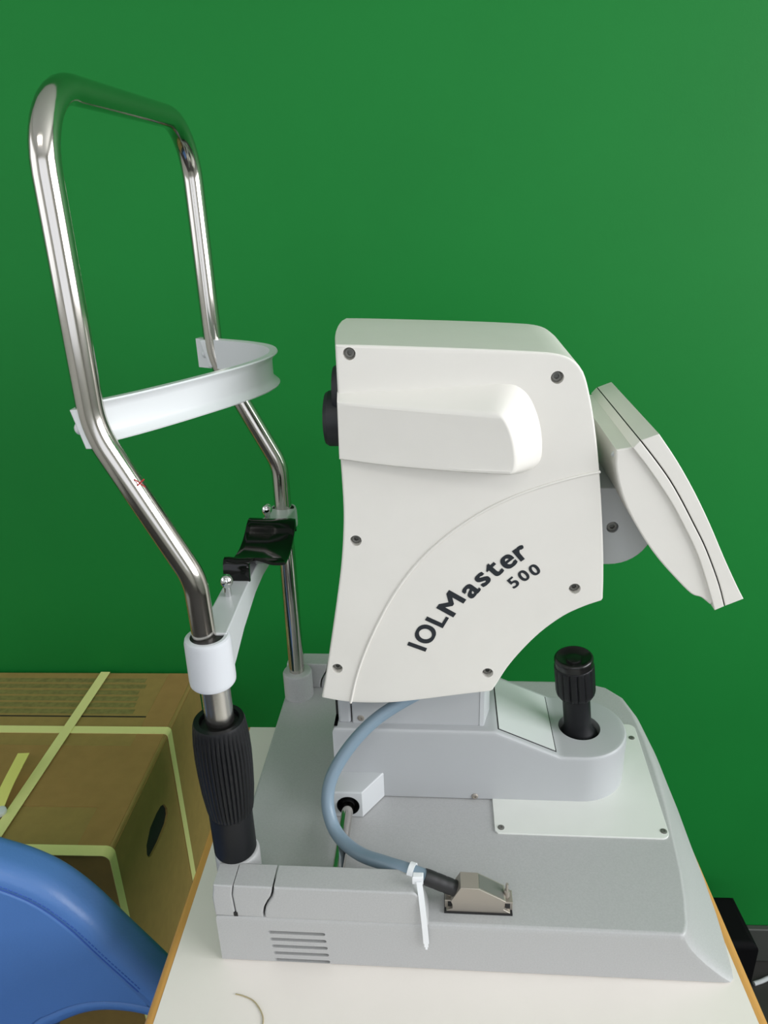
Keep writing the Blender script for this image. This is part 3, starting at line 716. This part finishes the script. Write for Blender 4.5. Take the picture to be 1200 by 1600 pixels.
def seam_line(dist, r, m_, nm, yy, dash=False):
    pp = inset(po, dist)
    pts = [(x, z) for x, z in pp if z > -.116 and -.752 < x < -.248]
    pts.sort(key=lambda q: q[0])
    v3 = [Vector((x, CHY + yy, z)) for x, z in pts]
    b = BM()
    if dash:
        L_ = [0]
        for i in range(1, len(v3)): L_.append(L_[-1] + (v3[i] - v3[i - 1]).length)
        s_ = 0; i = 0
        def at_(s):
            for i in range(1, len(v3)):
                if L_[i] >= s: return v3[i - 1].lerp(v3[i], (s - L_[i - 1]) / max(1e-9, L_[i] - L_[i - 1]))
            return v3[-1]
        while s_ < L_[-1] - .004:
            tube(b, [at_(s_), at_(s_ + .0035)], r, 6); s_ += .0050
    else: tube(b, v3, r, 8)
    return part(nm, b, m_, bk, ang=60)
seam_line(.0158, .0007, M['thread'], 'stitching', -.0003, True)
seam_line(.0215, .0008, M['thread'], 'seam', .0010)
b = BM(); prism(b, [(-.70, .10), (-.65, .06), (-.35, .06), (-.30, .10), (-.29, .40), (-.36, .49), (-.64, .49), (-.71, .40)], 'z', -.34, -.275, .015, .02); part('seat', b, M['leather'], ch, ang=50)
b = BM(); lathe(b, [(.028, -.70), (.028, -.52), (.018, -.52), (.018, -.335)], (-.5, .28, 0)); part('gas_column', b, M['black_knob'], ch)
for i in range(5):
    a = 2 * PI * i / 5 + .3; dv = Vector((math.cos(a), math.sin(a), 0)); o_ = Vector((-.5, .28, -.665))
    b = BM(); tube(b, [o_, o_ + dv * .15, o_ + dv * .27 + Vector((0, 0, -.02))], [.026, .022, .016], 12); lg = part('leg', b, M['black_knob'], ch, ang=50)
    b = BM(); lathe(b, [(.022, -.011), (.026, -.006), (.026, .006), (.022, .011)], o_ + dv * .27 + Vector((0, 0, -.059)), (-dv.y, dv.x, 0), 20); part('caster', b, M['black_rubber'], lg)

# ================================================================== BLACK CASE AND CABLE BY THE WALL
q0 = W(1147, 1398, 'y', .985); q1 = W(1187, 1478, 'z', q0.z)
b = BM(); prism(b, [(q0.x - .30, q1.y), (q1.x, q1.y), (q0.x + .0, .985), (q0.x - .30, .985)], 'z', FZ, q0.z, .004, .012)
cs = solo('equipment_case', b, M['case'], 'black box-shaped case on the dark floor, right of the table by the green wall', 'case', ang=40)
fl = [W(*q, 'z', FZ + .004) for q in ((1178, 1537), (1190, 1533), (1205, 1527), (1240, 1520))]
b = BM(); tube(b, catmull(fl, 6), .004, 10); solo('floor_cable', b, M['bar'], 'thin grey cable lying on the dark floor beside the black case', 'cable')

# ================================================================== LIGHT
def area(name, loc, rot, sx, sy, power, col):
    l = bpy.data.lights.new(name, 'AREA'); l.shape = 'RECTANGLE'; l.size = sx; l.size_y = sy; l.energy = power; l.color = col
    o = bpy.data.objects.new(name, l); COL.objects.link(o); o.location = loc; o.rotation_euler = rot; return o
area('daylight_right', (RX1 - .02, (RW[0] + RW[1]) / 2, ZO + (RW[2] + RW[3]) / 2), (0, math.radians(90), 0), RW[3] - RW[2] - .1, RW[1] - RW[0] - .1, 78, (.985, .98, 1.))
area('ceiling_fill', (-.3, -1.1, ZO + CZ - .075), (0, 0, 0), 1.15, .55, 8, (1., .96, .92))  # added overhead fill, set just below the ceiling panel
area('fill_left', (RX0 + .02, (LW[0] + LW[1]) / 2, ZO + (LW[2] + LW[3]) / 2), (0, math.radians(-90), 0), LW[3] - LW[2] - .1, LW[1] - LW[0] - .1, 7, (1., .96, .92))  # fill light at the added left window
area('daylight_front', ((BW[0] + BW[1]) / 2, RY0 + .02, ZO + (BW[2] + BW[3]) / 2), (math.radians(90), 0, 0), BW[1] - BW[0] - .1, BW[3] - BW[2] - .1, 10, (1., .945, .905))
w = bpy.data.worlds.new('sky'); w.use_nodes = True; scene.world = w
w.node_tree.nodes['Background'].inputs['Color'].default_value = (.75, .85, 1, 1)
w.node_tree.nodes['Background'].inputs['Strength'].default_value = 1.0

# ================================================================== CAMERA
cd = bpy.data.cameras.new('camera'); cam = bpy.data.objects.new('camera', cd); COL.objects.link(cam)
cd.sensor_fit = 'VERTICAL'; cd.sensor_height = 36; cd.sensor_width = 27; cd.lens = F / 1600 * 36; cd.clip_start = .02
rx = Vector((AX.x, AY.x, AZ.x)); ry = Vector((AX.y, AY.y, AZ.y)); rzv = Vector((AX.z, AY.z, AZ.z))
m3 = Matrix((rx, -ry, -rzv)).transposed()
cam.matrix_world = Matrix.Translation(CAMP + Vector((0, 0, ZO))) @ m3.to_4x4()
scene.camera = cam
vs_ = scene.view_settings; vs_.view_transform = 'Standard'; vs_.look = 'None'; vs_.exposure = -0.07; vs_.gamma = 1.0; vs_.use_curve_mapping = False
